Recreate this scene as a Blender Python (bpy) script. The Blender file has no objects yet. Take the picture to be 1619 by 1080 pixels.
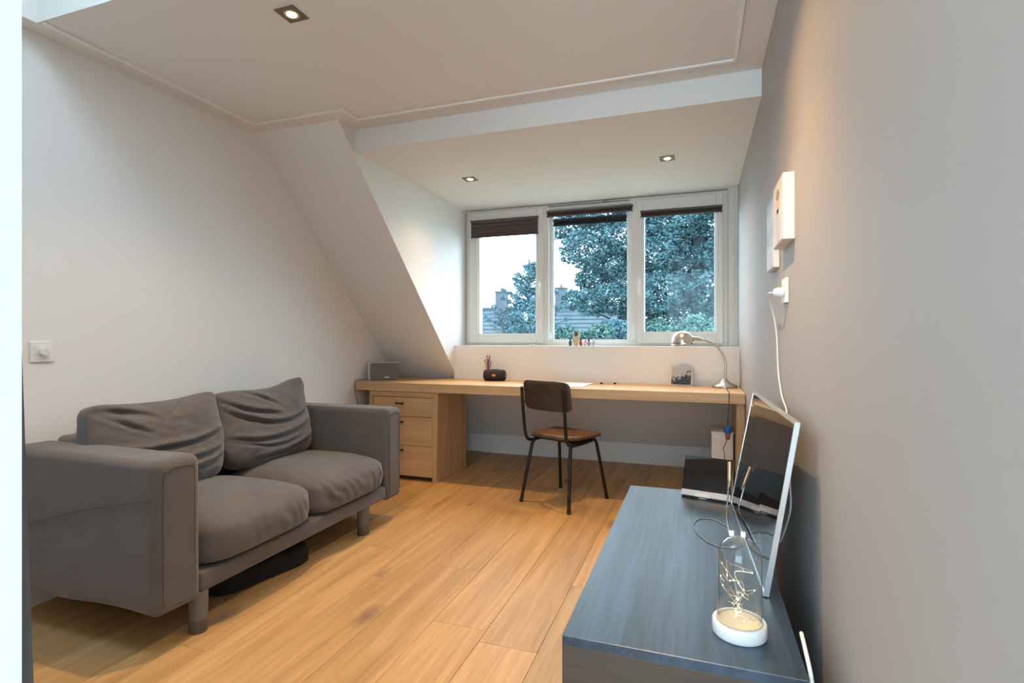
import bpy, bmesh, math, random
from mathutils import Vector, Matrix, noise
C = bpy.context.scene.collection
PI = math.pi
sc = bpy.context.scene

# ------------------------------------------------------------------ camera
cam_d = bpy.data.cameras.new('camera'); cam = bpy.data.objects.new('camera', cam_d); C.objects.link(cam)
cam.location = (0, 0, 1.12); cam.rotation_euler = (PI/2, 0, math.radians(19.21))
cam_d.sensor_width = 36; cam_d.lens = 845/1619*36; cam_d.shift_y = -6/1619; cam_d.clip_start = 0.02; cam_d.clip_end = 300
sc.camera = cam
# ------------------------------------------------------------------ world: overcast white sky
SKY = 5.6
w = bpy.data.worlds.new('world'); sc.world = w; w.use_nodes = True
bg = w.node_tree.nodes['Background']; bg.inputs[0].default_value = (0.66, 0.85, 1.0, 1); bg.inputs[1].default_value = SKY
# ------------------------------------------------------------------ lights and exposure
sc.view_settings.view_transform = 'Standard'; sc.view_settings.look = 'None'
sc.view_settings.exposure = 0.88; sc.view_settings.gamma = 1.0; sc.view_settings.use_curve_mapping = False
def portal(name, loc, rot, sx, sy):
    d = bpy.data.lights.new(name, 'AREA'); d.shape = 'RECTANGLE'; d.size = sx; d.size_y = sy
    d.cycles.is_portal = True
    o = bpy.data.objects.new(name, d); C.objects.link(o); o.location = loc; o.rotation_euler = rot; return o
portal('portal_dormer', (-0.86, 4.62, 1.65), (-PI/2, 0, 0), 2.3, 1.2)
portal('portal_skylight', (-1.55, 0.95, 3.12), (0, 0, 0), 1.9, 0.95)
portal('portal_hall', (-0.25, -2.55, 1.35), (PI/2, 0, 0), 2.9, 2.5)
WARM = (1.0, 0.60, 0.25)
SPOT_W = 33
def spot(name, x, y, z, watts, deg, blend):
    d = bpy.data.lights.new(name, 'SPOT'); d.energy = watts; d.color = WARM; d.spot_size = math.radians(deg); d.spot_blend = blend
    d.shadow_soft_size = 0.018
    o = bpy.data.objects.new(name, d); C.objects.link(o); o.location = (x, y, z-0.012); return o
SPOTS = [(-1.517, 1.708, 2.4), (-0.19, 1.71, 2.4), (-1.56, 3.556, 2.27), (-0.187, 3.558, 2.27)]
for i, (x, y, z) in enumerate(SPOTS):      # reflector lamps: a strong narrow beam inside a weak wide spill
    spot('spot_beam', x, y, z, SPOT_W*(1.0 if i < 2 else 0.95), 86 if i < 2 else 78, .7 if i < 2 else 1.0)
    spot('spot_spill', x, y, z, SPOT_W*(.80 if i < 2 else 0.32), 128, .8)

# ------------------------------------------------------------------ helpers
def mat(name, col, rough=0.5, metal=0.0, ior=1.45, emit=None, es=0.0, coat=0.0, trans=0.0, bump=None, vary=None, sheen=0.0):
    m = bpy.data.materials.new(name); m.use_nodes = True; nt = m.node_tree; p = nt.nodes['Principled BSDF']
    p.inputs['Base Color'].default_value = (*col, 1); p.inputs['Roughness'].default_value = rough
    p.inputs['Metallic'].default_value = metal; p.inputs['IOR'].default_value = ior
    p.inputs['Coat Weight'].default_value = coat; p.inputs['Transmission Weight'].default_value = trans
    p.inputs['Sheen Weight'].default_value = sheen
    if emit: p.inputs['Emission Color'].default_value = (*emit, 1); p.inputs['Emission Strength'].default_value = es
    if bump or vary:
        tc = nt.nodes.new('ShaderNodeTexCoord')
    if bump:
        n = nt.nodes.new('ShaderNodeTexNoise'); n.inputs['Scale'].default_value = bump[0]; n.inputs['Detail'].default_value = 4
        nt.links.new(tc.outputs['Object'], n.inputs['Vector'])
        b = nt.nodes.new('ShaderNodeBump'); b.inputs['Strength'].default_value = bump[1]; b.inputs['Distance'].default_value = bump[2]
        nt.links.new(n.outputs['Fac'], b.inputs['Height']); nt.links.new(b.outputs['Normal'], p.inputs['Normal'])
    if vary:
        n = nt.nodes.new('ShaderNodeTexNoise'); n.inputs['Scale'].default_value = vary[0]; n.inputs['Detail'].default_value = 5
        nt.links.new(tc.outputs['Object'], n.inputs['Vector'])
        r = nt.nodes.new('ShaderNodeValToRGB'); r.color_ramp.elements[0].position = .3; r.color_ramp.elements[1].position = .7
        r.color_ramp.elements[0].color = (*[c*(1-vary[1]) for c in col], 1); r.color_ramp.elements[1].color = (*[min(1, c*(1+vary[1])) for c in col], 1)
        nt.links.new(n.outputs['Fac'], r.inputs['Fac']); nt.links.new(r.outputs['Color'], p.inputs['Base Color'])
    return m

def wood(name, dark, light, axis='Y', rough=0.45, scale=1.0, knots=0.0, rnd=0.12, ior=1.45, knotcol=(.12, .07, .04), coat=0.0, contrast=(.35, .68)):
    """long-grain wood along one axis, with knots and per-object variation"""
    m = bpy.data.materials.new(name); m.use_nodes = True; nt = m.node_tree; L = nt.links.new; N = nt.nodes.new
    p = nt.nodes['Principled BSDF']; p.inputs['Roughness'].default_value = rough; p.inputs['IOR'].default_value = ior
    p.inputs['Coat Weight'].default_value = coat; p.inputs['Coat Roughness'].default_value = .25
    tc = N('ShaderNodeTexCoord'); oi = N('ShaderNodeObjectInfo')
    off = N('ShaderNodeVectorMath'); off.operation = 'MULTIPLY_ADD'
    comb = N('ShaderNodeCombineXYZ')
    for k in range(3): L(oi.outputs['Random'], comb.inputs[k])
    off.inputs[1].default_value = (7.3, 31.0, 13.7); L(comb.outputs[0], off.inputs[0]); L(tc.outputs['Object'], off.inputs[2])
    mp = N('ShaderNodeMapping'); s = [14*scale]*3; s['XYZ'.index(axis)] = 0.9*scale; mp.inputs['Scale'].default_value = s
    L(off.outputs[0], mp.inputs['Vector'])
    n1 = N('ShaderNodeTexNoise'); n1.inputs['Scale'].default_value = 1.0; n1.inputs['Detail'].default_value = 7; n1.inputs['Roughness'].default_value = .62; n1.inputs['Distortion'].default_value = .6
    L(mp.outputs[0], n1.inputs['Vector'])
    mp2 = N('ShaderNodeMapping'); s2 = [70*scale]*3; s2['XYZ'.index(axis)] = 3.0*scale; mp2.inputs['Scale'].default_value = s2
    L(off.outputs[0], mp2.inputs['Vector'])
    n2 = N('ShaderNodeTexNoise'); n2.inputs['Scale'].default_value = 1.0; n2.inputs['Detail'].default_value = 3; L(mp2.outputs[0], n2.inputs['Vector'])
    mx = N('ShaderNodeMath'); mx.operation = 'MULTIPLY_ADD'; mx.inputs[1].default_value = .30; L(n2.outputs['Fac'], mx.inputs[0])
    mm = N('ShaderNodeMath'); mm.operation = 'MULTIPLY'; mm.inputs[1].default_value = .72; L(n1.outputs['Fac'], mm.inputs[0]); L(mm.outputs[0], mx.inputs[2])
    r = N('ShaderNodeValToRGB'); r.color_ramp.elements[0].position = contrast[0]; r.color_ramp.elements[1].position = contrast[1]
    r.color_ramp.elements[0].color = (*dark, 1); r.color_ramp.elements[1].color = (*light, 1); L(mx.outputs[0], r.inputs['Fac'])
    out = r.outputs['Color']
    if knots:
        mp3 = N('ShaderNodeMapping'); s3 = [3.6]*3; s3['XYZ'.index(axis)] = 1.7; mp3.inputs['Scale'].default_value = s3
        L(off.outputs[0], mp3.inputs['Vector'])
        nd = N('ShaderNodeTexNoise'); nd.inputs['Scale'].default_value = 5; L(mp3.outputs[0], nd.inputs['Vector'])
        dm = N('ShaderNodeMixRGB'); dm.inputs['Fac'].default_value = .12; L(mp3.outputs[0], dm.inputs[1]); L(nd.outputs['Color'], dm.inputs[2])
        v = N('ShaderNodeTexVoronoi'); v.inputs['Scale'].default_value = 1.0; v.inputs['Randomness'].default_value = 1; L(dm.outputs[0], v.inputs['Vector'])
        kr = N('ShaderNodeValToRGB'); kr.color_ramp.elements[0].position = .03; kr.color_ramp.elements[0].color = (knots,)*3+(1,)
        kr.color_ramp.elements[1].position = .17; kr.color_ramp.elements[1].color = (0, 0, 0, 1)
        L(v.outputs['Distance'], kr.inputs['Fac'])
        mk = N('ShaderNodeMixRGB'); L(kr.outputs['Color'], mk.inputs['Fac']); L(out, mk.inputs[1]); mk.inputs[2].default_value = (*knotcol, 1); out = mk.outputs[0]
    hs = N('ShaderNodeHueSaturation'); vr = N('ShaderNodeMapRange'); vr.inputs[3].default_value = 1-rnd; vr.inputs[4].default_value = 1+rnd
    L(oi.outputs['Random'], vr.inputs[0]); L(vr.outputs[0], hs.inputs['Value']); L(out, hs.inputs['Color']); L(hs.outputs[0], p.inputs['Base Color'])
    b = N('ShaderNodeBump'); b.inputs['Strength'].default_value = .12; b.inputs['Distance'].default_value = .002
    L(mx.outputs[0], b.inputs['Height']); L(b.outputs['Normal'], p.inputs['Normal'])
    return m

def box(bm, x0, x1, y0, y1, z0, z1, bev=0.0, seg=2):
    g = bmesh.new(); bmesh.ops.create_cube(g, size=1)
    for v in g.verts: v.co = Vector(((x0+x1)/2+v.co.x*(x1-x0), (y0+y1)/2+v.co.y*(y1-y0), (z0+z1)/2+v.co.z*(z1-z0)))
    if bev: bmesh.ops.bevel(g, geom=g.edges[:], offset=bev, segments=seg, profile=.5, affect='EDGES')
    merge(bm, g)
def merge(bm, g, M=None):
    if M is not None: g.transform(M)
    me = bpy.data.meshes.new('tmp'); g.to_mesh(me); g.free(); bm.from_mesh(me); bpy.data.meshes.remove(me)
def prism(bm, pts, lo, hi, axis='X'):
    """polygon in the two other axes extruded along axis"""
    def P(a, b, c):
        return {'X': (c, a, b), 'Y': (a, c, b), 'Z': (a, b, c)}[axis]
    A = [bm.verts.new(P(a, b, lo)) for a, b in pts]; B = [bm.verts.new(P(a, b, hi)) for a, b in pts]
    bm.faces.new(A); bm.faces.new(B[::-1])
    for i in range(len(pts)):
        j = (i+1) % len(pts); bm.faces.new((A[j], A[i], B[i], B[j]))
    bmesh.ops.recalc_face_normals(bm, faces=bm.faces[:])
def hexa(bm, c):
    """eight corners: bottom four then top four, same order"""
    v = [bm.verts.new(p) for p in c]
    for f in ((0, 3, 2, 1), (4, 5, 6, 7), (0, 1, 5, 4), (1, 2, 6, 5), (2, 3, 7, 6), (3, 0, 4, 7)): bm.faces.new([v[i] for i in f])
    bmesh.ops.recalc_face_normals(bm, faces=bm.faces[:])
def smooth_path(pts, n=6):
    pts = [Vector(p) for p in pts]; out = []
    for i in range(len(pts)-1):
        p0 = pts[max(i-1, 0)]; p1 = pts[i]; p2 = pts[i+1]; p3 = pts[min(i+2, len(pts)-1)]
        for k in range(n):
            t = k/n; out.append(.5*((2*p1)+(p2-p0)*t+(2*p0-5*p1+4*p2-p3)*t*t+(3*p1-p0-3*p2+p3)*t**3))
    out.append(pts[-1]); return out
def tube(bm, pts, r, seg=8, cap=True):
    pts = [Vector(p) for p in pts]; rings = []; prev = None
    for i, p in enumerate(pts):
        d = (pts[min(i+1, len(pts)-1)]-pts[max(i-1, 0)]).normalized()
        if prev is None:
            a = Vector((0, 0, 1)) if abs(d.z) < .9 else Vector((1, 0, 0)); u = d.cross(a).normalized()
        else:
            u = prev-d*prev.dot(d); u.normalize()
        prev = u; v = d.cross(u); rr = r[i] if isinstance(r, (list, tuple)) else r
        rings.append([bm.verts.new(p+rr*(math.cos(2*PI*k/seg)*u+math.sin(2*PI*k/seg)*v)) for k in range(seg)])
    for a, b in zip(rings, rings[1:]):
        for k in range(seg): bm.faces.new((a[k], a[(k+1) % seg], b[(k+1) % seg], b[k]))
    if cap: bm.faces.new(rings[0][::-1]); bm.faces.new(rings[-1])
def lathe(bm, prof, c, seg=28, M=None):
    g = bmesh.new(); rings = []
    for r, z in prof:
        if r < 1e-5: rings.append([g.verts.new((0, 0, z))])
        else: rings.append([g.verts.new((r*math.cos(2*PI*k/seg), r*math.sin(2*PI*k/seg), z)) for k in range(seg)])
    for a, b in zip(rings, rings[1:]):
        for k in range(seg):
            A = [a[k % len(a)], a[(k+1) % seg % len(a)], b[(k+1) % seg % len(b)], b[k % len(b)]]
            A = list(dict.fromkeys(A))
            if len(A) > 2: g.faces.new(A)
    bmesh.ops.recalc_face_normals(g, faces=g.faces[:])
    M = (M or Matrix.Identity(4)); merge(bm, g, Matrix.Translation(c) @ M)

ORG = {}
def obj(name, bm, m, parent=None, local=False, smooth=False, angle=40):
    """link a bmesh as ONE object; world-coordinate meshes are re-based on their thing's origin"""
    me = bpy.data.meshes.new(name)
    if not local:
        if parent is None:
            xs = [v.co for v in bm.verts]
            o_ = Vector(((min(v.x for v in xs)+max(v.x for v in xs))/2, (min(v.y for v in xs)+max(v.y for v in xs))/2, min(v.z for v in xs)))
        else: o_ = ORG[parent.name]
        bmesh.ops.translate(bm, verts=bm.verts[:], vec=-o_)
    else: o_ = Vector((0, 0, 0))
    bm.to_mesh(me); bm.free()
    if smooth:
        for p in me.polygons: p.use_smooth = True
        me.set_sharp_from_angle(angle=math.radians(angle))
    o = bpy.data.objects.new(name, me); C.objects.link(o); me.materials.append(m)
    if parent: o.parent = parent
    else: o.location = o_
    ORG[o.name] = o_.copy(); return o
def tag(o, label, cat, group=None):
    o['label'] = label; o['category'] = cat
    if group: o['group'] = group
    return o
def thing(name, label, cat, loc=(0, 0, 0), rz=0, group=None):
    o = bpy.data.objects.new(name, None); C.objects.link(o); o.location = loc; o.rotation_euler = (0, 0, rz); o.empty_display_size = .05
    ORG[o.name] = Vector(loc); return tag(o, label, cat, group)
def struct(name, bm, m, parent=None, **k):
    o = obj(name, bm, m, parent, **k)
    if parent is None: o['kind'] = 'structure'
    return o
def B(): return bmesh.new()
def bx(*a, **k):
    b = B(); box(b, *a, **k); return b

# ------------------------------------------------------------------ materials
M_wall = mat('white_wall_paint', (.80, .79, .77), .75, bump=(60, .05, .002))
M_ceil = mat('ceiling_paint', (.79, .775, .755), .8, bump=(60, .05, .002))
M_taupe = mat('taupe_wall_paint', (.40, .372, .35), .65, bump=(50, .06, .002))
M_trim = mat('white_trim_paint', (.82, .81, .79), .4)
M_frame = mat('window_frame_paint', (.72, .70, .655), .4)
M_floor = wood('oak_floor', (.38, .215, .085), (.60, .375, .165), 'Y', .50, 1.0, .85, .10, knotcol=(.20, .12, .075))
M_under = mat('dark_subfloor', (.10, .07, .05), .8)
M_oak = wood('oak_desk', (.50, .315, .155), (.70, .485, .275), 'X', .42, .8, .35, .03, knotcol=(.3, .18, .1))
M_oakv = wood('oak_cabinet_side', (.43, .255, .115), (.62, .41, .22), 'Z', .42, .8, .6, .03, knotcol=(.25, .14, .08))
M_oakh = wood('oak_drawer', (.52, .315, .15), (.68, .45, .245), 'X', .42, .8, .3, .05, knotcol=(.3, .18, .1))
M_bench = wood('bench_wood_blue_sheen', (.006, .019, .036), (.026, .066, .115), 'Y', .36, 1.3, 0, .02, ior=1.7, contrast=(.40, .60))  # dark brown wood with the blue window reflection put into its base colour
M_benchf = wood('brown_bench_front', (.055, .038, .030), (.10, .072, .056), 'X', .45, 1.2, 0, .02)
M_sofa = mat('grey_sofa_fabric', (.105, .096, .096), .92, bump=(420, .35, .0012), vary=(9, .09), sheen=.25)
M_seam = mat('sofa_seam', (.10, .09, .088), .95)
M_sleg = mat('sofa_leg_fabric', (.16, .15, .145), .8, bump=(300, .2, .001))
M_slegf = mat('sofa_leg_foot', (.10, .095, .09), .5)
M_black = mat('black_plastic', (.012, .012, .013), .35)
M_blackm = mat('black_steel', (.022, .019, .018), .35, .4)
M_leather = mat('brown_leather', (.060, .038, .026), .45, bump=(90, .3, .002), vary=(14, .3))
M_leather2 = mat('tan_brown_leather', (.135, .078, .042), .40, bump=(90, .3, .002), vary=(10, .35))
M_nickel = mat('brushed_nickel', (.62, .57, .50), .26, 1.0)
M_silver = mat('silver_bezel', (.70, .70, .70), .25, .9)
M_screen = mat('glossy_black_screen', (.006, .006, .007), .03, ior=1.6)
M_white = mat('white_plastic', (.82, .81, .80), .35)
M_greyg = mat('grey_speaker_grille', (.19, .175, .165), .6, bump=(700, .4, .001))
M_blind = mat('brown_grey_blind', (.10, .075, .07), .8, bump=(200, .2, .001))
M_blindd = mat('charcoal_blind', (.035, .038, .045), .8)
M_navy = mat('navy_cloth', (.008, .009, .016), .9)
M_dgrey = mat('dark_grey_board', (.10, .095, .10), .6)
M_orange = mat('orange_badge', (.9, .22, .04), .5)
M_bulb = mat('lit_bulb', (1, .9, .7), .4, emit=(1.0, .80, .50), es=14)
M_ring = mat('brushed_lamp_plate', (.22, .19, .16), .35, .8)
M_refl = mat('lamp_reflector', (.8, .6, .35), .25, .9)
M_paper = mat('white_paper', (.80, .82, .86), .6)
M_blue = mat('blue_plug', (.01, .10, .35), .4)
M_copper = mat('copper_wire', (.9, .78, .58), .35, .8)
M_cable = mat('white_cable', (.78, .76, .72), .45)
M_gcable = mat('grey_cable', (.25, .24, .23), .5)
M_brown = mat('brown_plug', (.28, .12, .06), .5)

def glass_mat(name, tint=(1, 1, 1), rough=0.0, ior=1.5, power=4.0, edge=.7):
    m = bpy.data.materials.new(name); m.use_nodes = True; nt = m.node_tree; nt.nodes.clear(); N = nt.nodes.new; L = nt.links.new
    o = N('ShaderNodeOutputMaterial'); mx = N('ShaderNodeMixShader'); t = N('ShaderNodeBsdfTransparent'); t.inputs[0].default_value = (*tint, 1)
    g = N('ShaderNodeBsdfGlossy'); g.inputs['Roughness'].default_value = rough; lw = N('ShaderNodeLayerWeight'); lw.inputs['Blend'].default_value = .5; pw = N('ShaderNodeMath'); pw.operation = 'POWER'; pw.inputs[1].default_value = power
    f = N('ShaderNodeMath'); f.operation = 'MULTIPLY_ADD'; f.inputs[1].default_value = edge; f.inputs[2].default_value = ((ior-1)/(ior+1))**2
    L(lw.outputs['Facing'], pw.inputs[0]); L(pw.outputs[0], f.inputs[0]); L(f.outputs[0], mx.inputs[0]); L(t.outputs[0], mx.inputs[1]); L(g.outputs[0], mx.inputs[2]); L(mx.outputs[0], o.inputs[0]); return m
M_glass = glass_mat('window_glass', (.96, .99, 1.0), 0.0, 1.2)
M_dome = glass_mat('cloche_glass', (.97, .985, .98), 0.02, 1.6, 2.2, .85)
M_tumbler = glass_mat('amber_glass', (.85, .6, .45))

# ------------------------------------------------------------------ room shell
XL, XR, YB = -2.63, 0.285, 4.88
# floor: dark underlay with loose-laid oak planks on it
fl = struct('floor', bx(XL-.12, XR+.12, -2.7, 5.0, -.14, -.022), M_under)
rnd = random.Random(5)
PW = .225; x = XR-.02
seam0 = -.54
cols = []
xx = seam0
while xx > XL-.02: xx -= PW
while xx < XR: cols.append(xx); xx += PW
forced = {-1.665: 2.46, -1.44: 2.16}
k = 0
for cx in cols:
    x0, x1 = max(cx, XL), min(cx+PW, XR)
    if x1-x0 < .02: continue
    ys = []
    y = None
    for fx, fy in forced.items():
        if abs(cx-fx) < .05: y = fy
    if y is None: y = rnd.uniform(.2, 2.0)
    cuts = [y]
    while cuts[0] > -.8: cuts.insert(0, cuts[0]-rnd.uniform(1.5, 2.1))
    while cuts[-1] < YB: cuts.append(cuts[-1]+rnd.uniform(1.5, 2.1))
    for a, b in zip(cuts, cuts[1:]):
        a, b = max(a, -.8), min(b, YB)
        if b-a < .08: continue
        pb = bx(x0+.0006, x1-.0006, a+.0006, b-.0006, -.022, rnd.uniform(-.0003, 0), bev=.0011, seg=1)
        # base each plank on its own origin so the grain differs
        o_ = Vector(((x0+x1)/2, (a+b)/2, -.022)); bmesh.ops.translate(pb, verts=pb.verts[:], vec=-o_)
        pl = obj('plank', pb, M_floor, fl, local=True); pl.location = o_-ORG[fl.name]
struct('floor_hall', bx(-1.7, 1.2, -2.5, -.8, -.022, -.001), M_floor)

struct('wall_left', bx(XL-.12, XL, .1, 5.0, -.022, 2.52), M_wall)
struct('wall_right', bx(XR, XR+.12, -.0, 5.0, -.022, 2.52), M_taupe)
# sloping roof side left of the dormer (its right face is the dormer cheek)
b = B(); prism(b, [(2.63, 2.4), (4.88, .17), (4.88, 0), (5.0, 0), (5.0, .3), (4.60, .9), (4.60, 2.5), (2.63, 2.5)], XL, -2.0); struct('wall_slope', b, M_wall)
# wall under the window: ledge, upright panel, then slope down to a knee wall
b = B(); prism(b, [(4.22, 1.053), (4.22, .70), (4.245, .70), (4.245, .80), (4.88, .17), (4.88, 0), (5.0, 0), (5.0, .3), (4.60, 1.053)], -2.0, XR); struct('wall_back', b, M_wall)
# dormer ceiling with its drop beam, main ceiling around the skylight shaft
struct('ceiling_dormer', bx(-2.0, XR, 2.79, 4.62, 2.27, 2.5), M_ceil)
RX0, RX1, RY0, RY1 = -2.54, -.55, .45, 1.415
b = B()
box(b, XL, XR, RY1, 2.63, 2.4, 2.5); box(b, -2.0, XR, 2.63, 2.79, 2.4, 2.5)
box(b, XL, RX0, .1, RY1, 2.4, 2.5); box(b, RX1, XR, .1, RY1, 2.4, 2.5); box(b, RX0, RX1, .1, RY0, 2.4, 2.5)
struct('ceiling', b, M_ceil)
b = B()
box(b, RX0-.08, RX0, RY0-.08, RY1+.08, 2.5, 3.1); box(b, RX1, RX1+.08, RY0-.08, RY1+.08, 2.5, 3.1)
box(b, RX0, RX1, RY0-.08, RY0, 2.5, 3.1); box(b, RX0, RX1, RY1, RY1+.08, 2.5, 3.1)
struct('wall_skylight_shaft', b, M_wall)
b = B(); gx0, gx1, gy0, gy1 = RX0+.45, RX1-.12, RY0+.04, RY1-.34
box(b, RX0, RX1, RY0, gy0, 3.04, 3.1); box(b, RX0, RX1, gy1, RY1, 3.04, 3.1); box(b, RX0, gx0, gy0, gy1, 3.04, 3.1); box(b, gx1, RX1, gy0, gy1, 3.04, 3.1)
w4 = struct('window_4', b, M_frame); struct('pane', bx(gx0, gx1, gy0, gy1, 3.07, 3.076), M_glass, w4)
# front wall with door opening (camera stands in it) and the hall behind
struct('wall_front', bx(XL, -.465, .1, .25, -.022, 2.4), M_trim)
b = B(); box(b, -1.82, -1.7, -2.6, .1, -.022, 2.52); box(b, 1.2, 1.32, -2.6, .1, -.022, 2.52); box(b, XR+.12, 1.2, .0, .1, -.022, 2.52)
box(b, -1.7, 1.2, -2.6, -2.5, -.022, .1); box(b, -1.7, 1.2, -2.6, -2.5, 2.45, 2.52); struct('wall_hall', b, M_wall)
struct('ceiling_hall', bx(-1.82, 1.32, -2.6, .1, 2.52, 2.6), M_ceil)
struct('fill_pane_hall', bx(-1.7, 1.2, -2.56, -2.55, .1, 2.45), M_glass)  # unseen hall window, added to let sky fill in from behind the camera
b = B(); prism(b, [(4.88, 0), (4.88, .165), (4.872, .175), (4.862, .165), (4.862, .135), (4.857, .13), (4.857, 0)], -2.0, XR); struct('baseboard_back', b, M_trim)
struct('baseboard_left', bx(XL, XL+.012, .25, 3.6, 0, .075), M_trim)

# thin bead moulding round the ceiling
def bead(bm, p, q):
    wd = .008
    if p[0] == q[0]: box(bm, p[0]-wd, p[0]+wd, min(p[1], q[1])+wd, max(p[1], q[1])-wd, 2.390, 2.399)
    else: box(bm, min(p[0], q[0])-wd, max(p[0], q[0])+wd, p[1]-wd, p[1]+wd, 2.390, 2.399)
path = [(-2.505, 1.415), (-2.505, 2.51), (-1.875, 2.51), (-1.875, 2.655), (.16, 2.655), (.16, .25)]
b = B()
for p, q in zip(path, path[1:]): bead(b, p, q)
struct('trim_1', b, mat('bead_white', (.88, .88, .86), .4))
# casing board right of the window
b = B(); box(b, .219, XR, 4.40, 4.55, 1.053, 2.27); box(b, .219, .226, 4.392, 4.40, 1.053, 2.27); box(b, .25, .256, 4.392, 4.40, 1.053, 2.27); struct('trim_2', b, M_frame)

# ------------------------------------------------------------------ windows
YW = 4.45
WT = 2.262; WB = 1.0535
b = B()
box(b, -1.99, .219, YW, YW+.075, 2.222, WT, .004); box(b, -1.99, .219, YW, YW+.075, WB, 1.088, .004)
box(b, -1.99, -1.945, YW, YW+.075, 1.088, 2.222, .004); box(b, -1.275, -1.215, YW, YW+.075, 1.088, 2.222, .004)
box(b, -.520, -.452, YW, YW+.075, 1.088, 2.222, .004); box(b, .165, .219, YW, YW+.075, 1.088, 2.222, .004)
struct('trim_3', b, M_frame)
def sash(n, x0, x1, z0, z1, gx0, gx1, gz0, gz1, ys, handle=None):
    b = B(); y0, y1 = ys, YW+.062
    box(b, x0, gx0, y0, y1, z0, z1, .004); box(b, gx1, x1, y0, y1, z0, z1, .004)
    box(b, gx0, gx1, y0, y1, z0, gz0, .004); box(b, gx0, gx1, y0, y1, gz1, z1, .004)
    wn = struct('window_%d' % n, b, M_frame)
    b = B(); t = .012   # glazing bead
    yb = y0+.012
    box(b, gx0, gx0+t, yb, y1-.005, gz0, gz1); box(b, gx1-t, gx1, yb, y1-.005, gz0, gz1)
    box(b, gx0+t, gx1-t, yb, y1-.005, gz0, gz0+t); box(b, gx0+t, gx1-t, yb, y1-.005, gz1-t, gz1)
    struct('glazing_bead', b, M_trim, wn)
    struct('pane', bx(gx0+t, gx1-t, YW+.036, YW+.042, gz0+t, gz1-t), M_glass, wn)
    if handle:
        hx, hz = handle; b = B()
        box(b, hx-.012, hx+.012, y0-.01, y0, hz-.03, hz+.03, .003)
        tube(b, [(hx, y0-.008, hz), (hx, y0-.035, hz)], .007, 10); 
        tube(b, smooth_path([(hx, y0-.035, hz+.004), (hx, y0-.04, hz-.02), (hx, y0-.038, hz-.115)], 4), .0075, 8)
        struct('handle', b, M_white, wn, smooth=True)
    return wn
sash(1, -1.955, -1.262, 1.075, 2.235, -1.868, -1.318, 1.146, 2.15, YW-.022, (-1.287, 1.585))
sash(2, -1.225, -.510, 1.085, 2.23, -1.192, -.545, 1.094, 2.19, YW+.03)
sash(3, -.465, .180, 1.075, 2.235, -.424, .132, 1.157, 2.15, YW-.022, (-.452, 1.575))
# small white catches on the frames
for i, (hx, hz) in enumerate(((-1.287, 1.25), (-1.20, 1.135), (-.497, 1.14), (-.50, 1.2))):
    tag(obj('window_catch', bx(hx-.006, hx+.006, YW-.032 if i == 0 else YW-.008, YW-.022 if i == 0 else YW, hz-.03, hz+.03, bev=.002), M_white),
        ['white catch on the left window below its handle', 'white catch low on the left mullion', 'lower white catch on the right mullion', 'upper white catch on the right mullion'][i], 'catch', 'window catches')

def blind(name, label, x0, x1, z0, z1, y, m, n):
    t = thing(name, label, 'blind', ((x0+x1)/2, y, z0))
    zt = z1-.018
    obj('head_rail', bx(x0-.004, x1+.004, y-.012, y+.014, zt, z1, bev=.002), m, t)
    b = B(); h = (zt-z0-.01)/n; pts = []
    for i in range(n+1): pts.append((y-.008 if i % 2 else y+.006, z0+.01+i*h))
    back = [(a+.003, c) for a, c in pts][::-1]
    prism(b, pts+back, x0, x1); obj('pleated_fabric', b, m, t)
    obj('bottom_rail', bx(x0-.003, x1+.003, y-.01, y+.01, z0, z0+.01, bev=.002), m, t)
    b = B(); tube(b, [(x1-.02, y, z0), (x1-.02, y, z0-.006)], .003, 6); obj('pull_tab', b, M_white, t)
    return t
blind('pleated_blind', 'brown-grey pleated blind, lowered furthest, on the left window', -1.925, -1.302, 2.012, 2.168, YW-.038, M_blind, 9)
blind('pleated_blind', 'thin dark brown pleated blind at the top of the middle window', -1.228, -.508, 2.155, 2.207, YW-.008, M_blind, 4)
blind('pleated_blind', 'charcoal blind behind the thin brown one, middle window', -1.176, -.560, 2.078, 2.138, YW+.018, M_blindd, 4)
blind('pleated_blind', 'dark brown pleated blind at the top of the right window', -.437, .172, 2.088, 2.142, YW-.038, M_blind, 4)
b = B(); box(b, -1.22, -.53, YW-.012, YW, 2.243, 2.25); box(b, -.75, -.70, YW-.016, YW, 2.24, 2.255)
struct('trim_4', b, M_ring)

# ------------------------------------------------------------------ downlights
def downlight(x, y, z, label):
    t = thing('recessed_spotlight', label, 'ceiling light', (x, y, z), 0, 'recessed ceiling spotlights')
    b = B(); s = .046; r = .031
    # square plate with a round hole: ring of quads
    g = b; n = 32; top = []; inn = []; low = []
    for k in range(n):
        a = 2*PI*k/n+PI/n*0; c, s_ = math.cos(a), math.sin(a); q = s/max(abs(c), abs(s_))
        top.append(b.verts.new((x+c*q, y+s_*q, z))); low.append(b.verts.new((x+c*q, y+s_*q, z-.004))); inn.append(b.verts.new((x+c*r, y+s_*r, z-.005)))
    in2 = [b.verts.new((v.co.x, v.co.y, z)) for v in inn]
    for k in range(n):
        j = (k+1) % n
        b.faces.new((top[k], top[j], low[j], low[k])); b.faces.new((low[k], low[j], inn[j], inn[k])); b.faces.new((inn[k], inn[j], in2[j], in2[k]))
    obj('plate', b, M_ring, t)
    b = B(); lathe(b, [(r, -.003), (.022, -.0045), (.020, -.0035)], (x, y, z)); obj('reflector', b, M_refl, t, smooth=True)
    b = B(); lathe(b, [(.020, -.0035), (.017, -.006), (.009, -.008), (0, -.0085)], (x, y, z)); obj('bulb', b, M_bulb, t, smooth=True)
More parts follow.
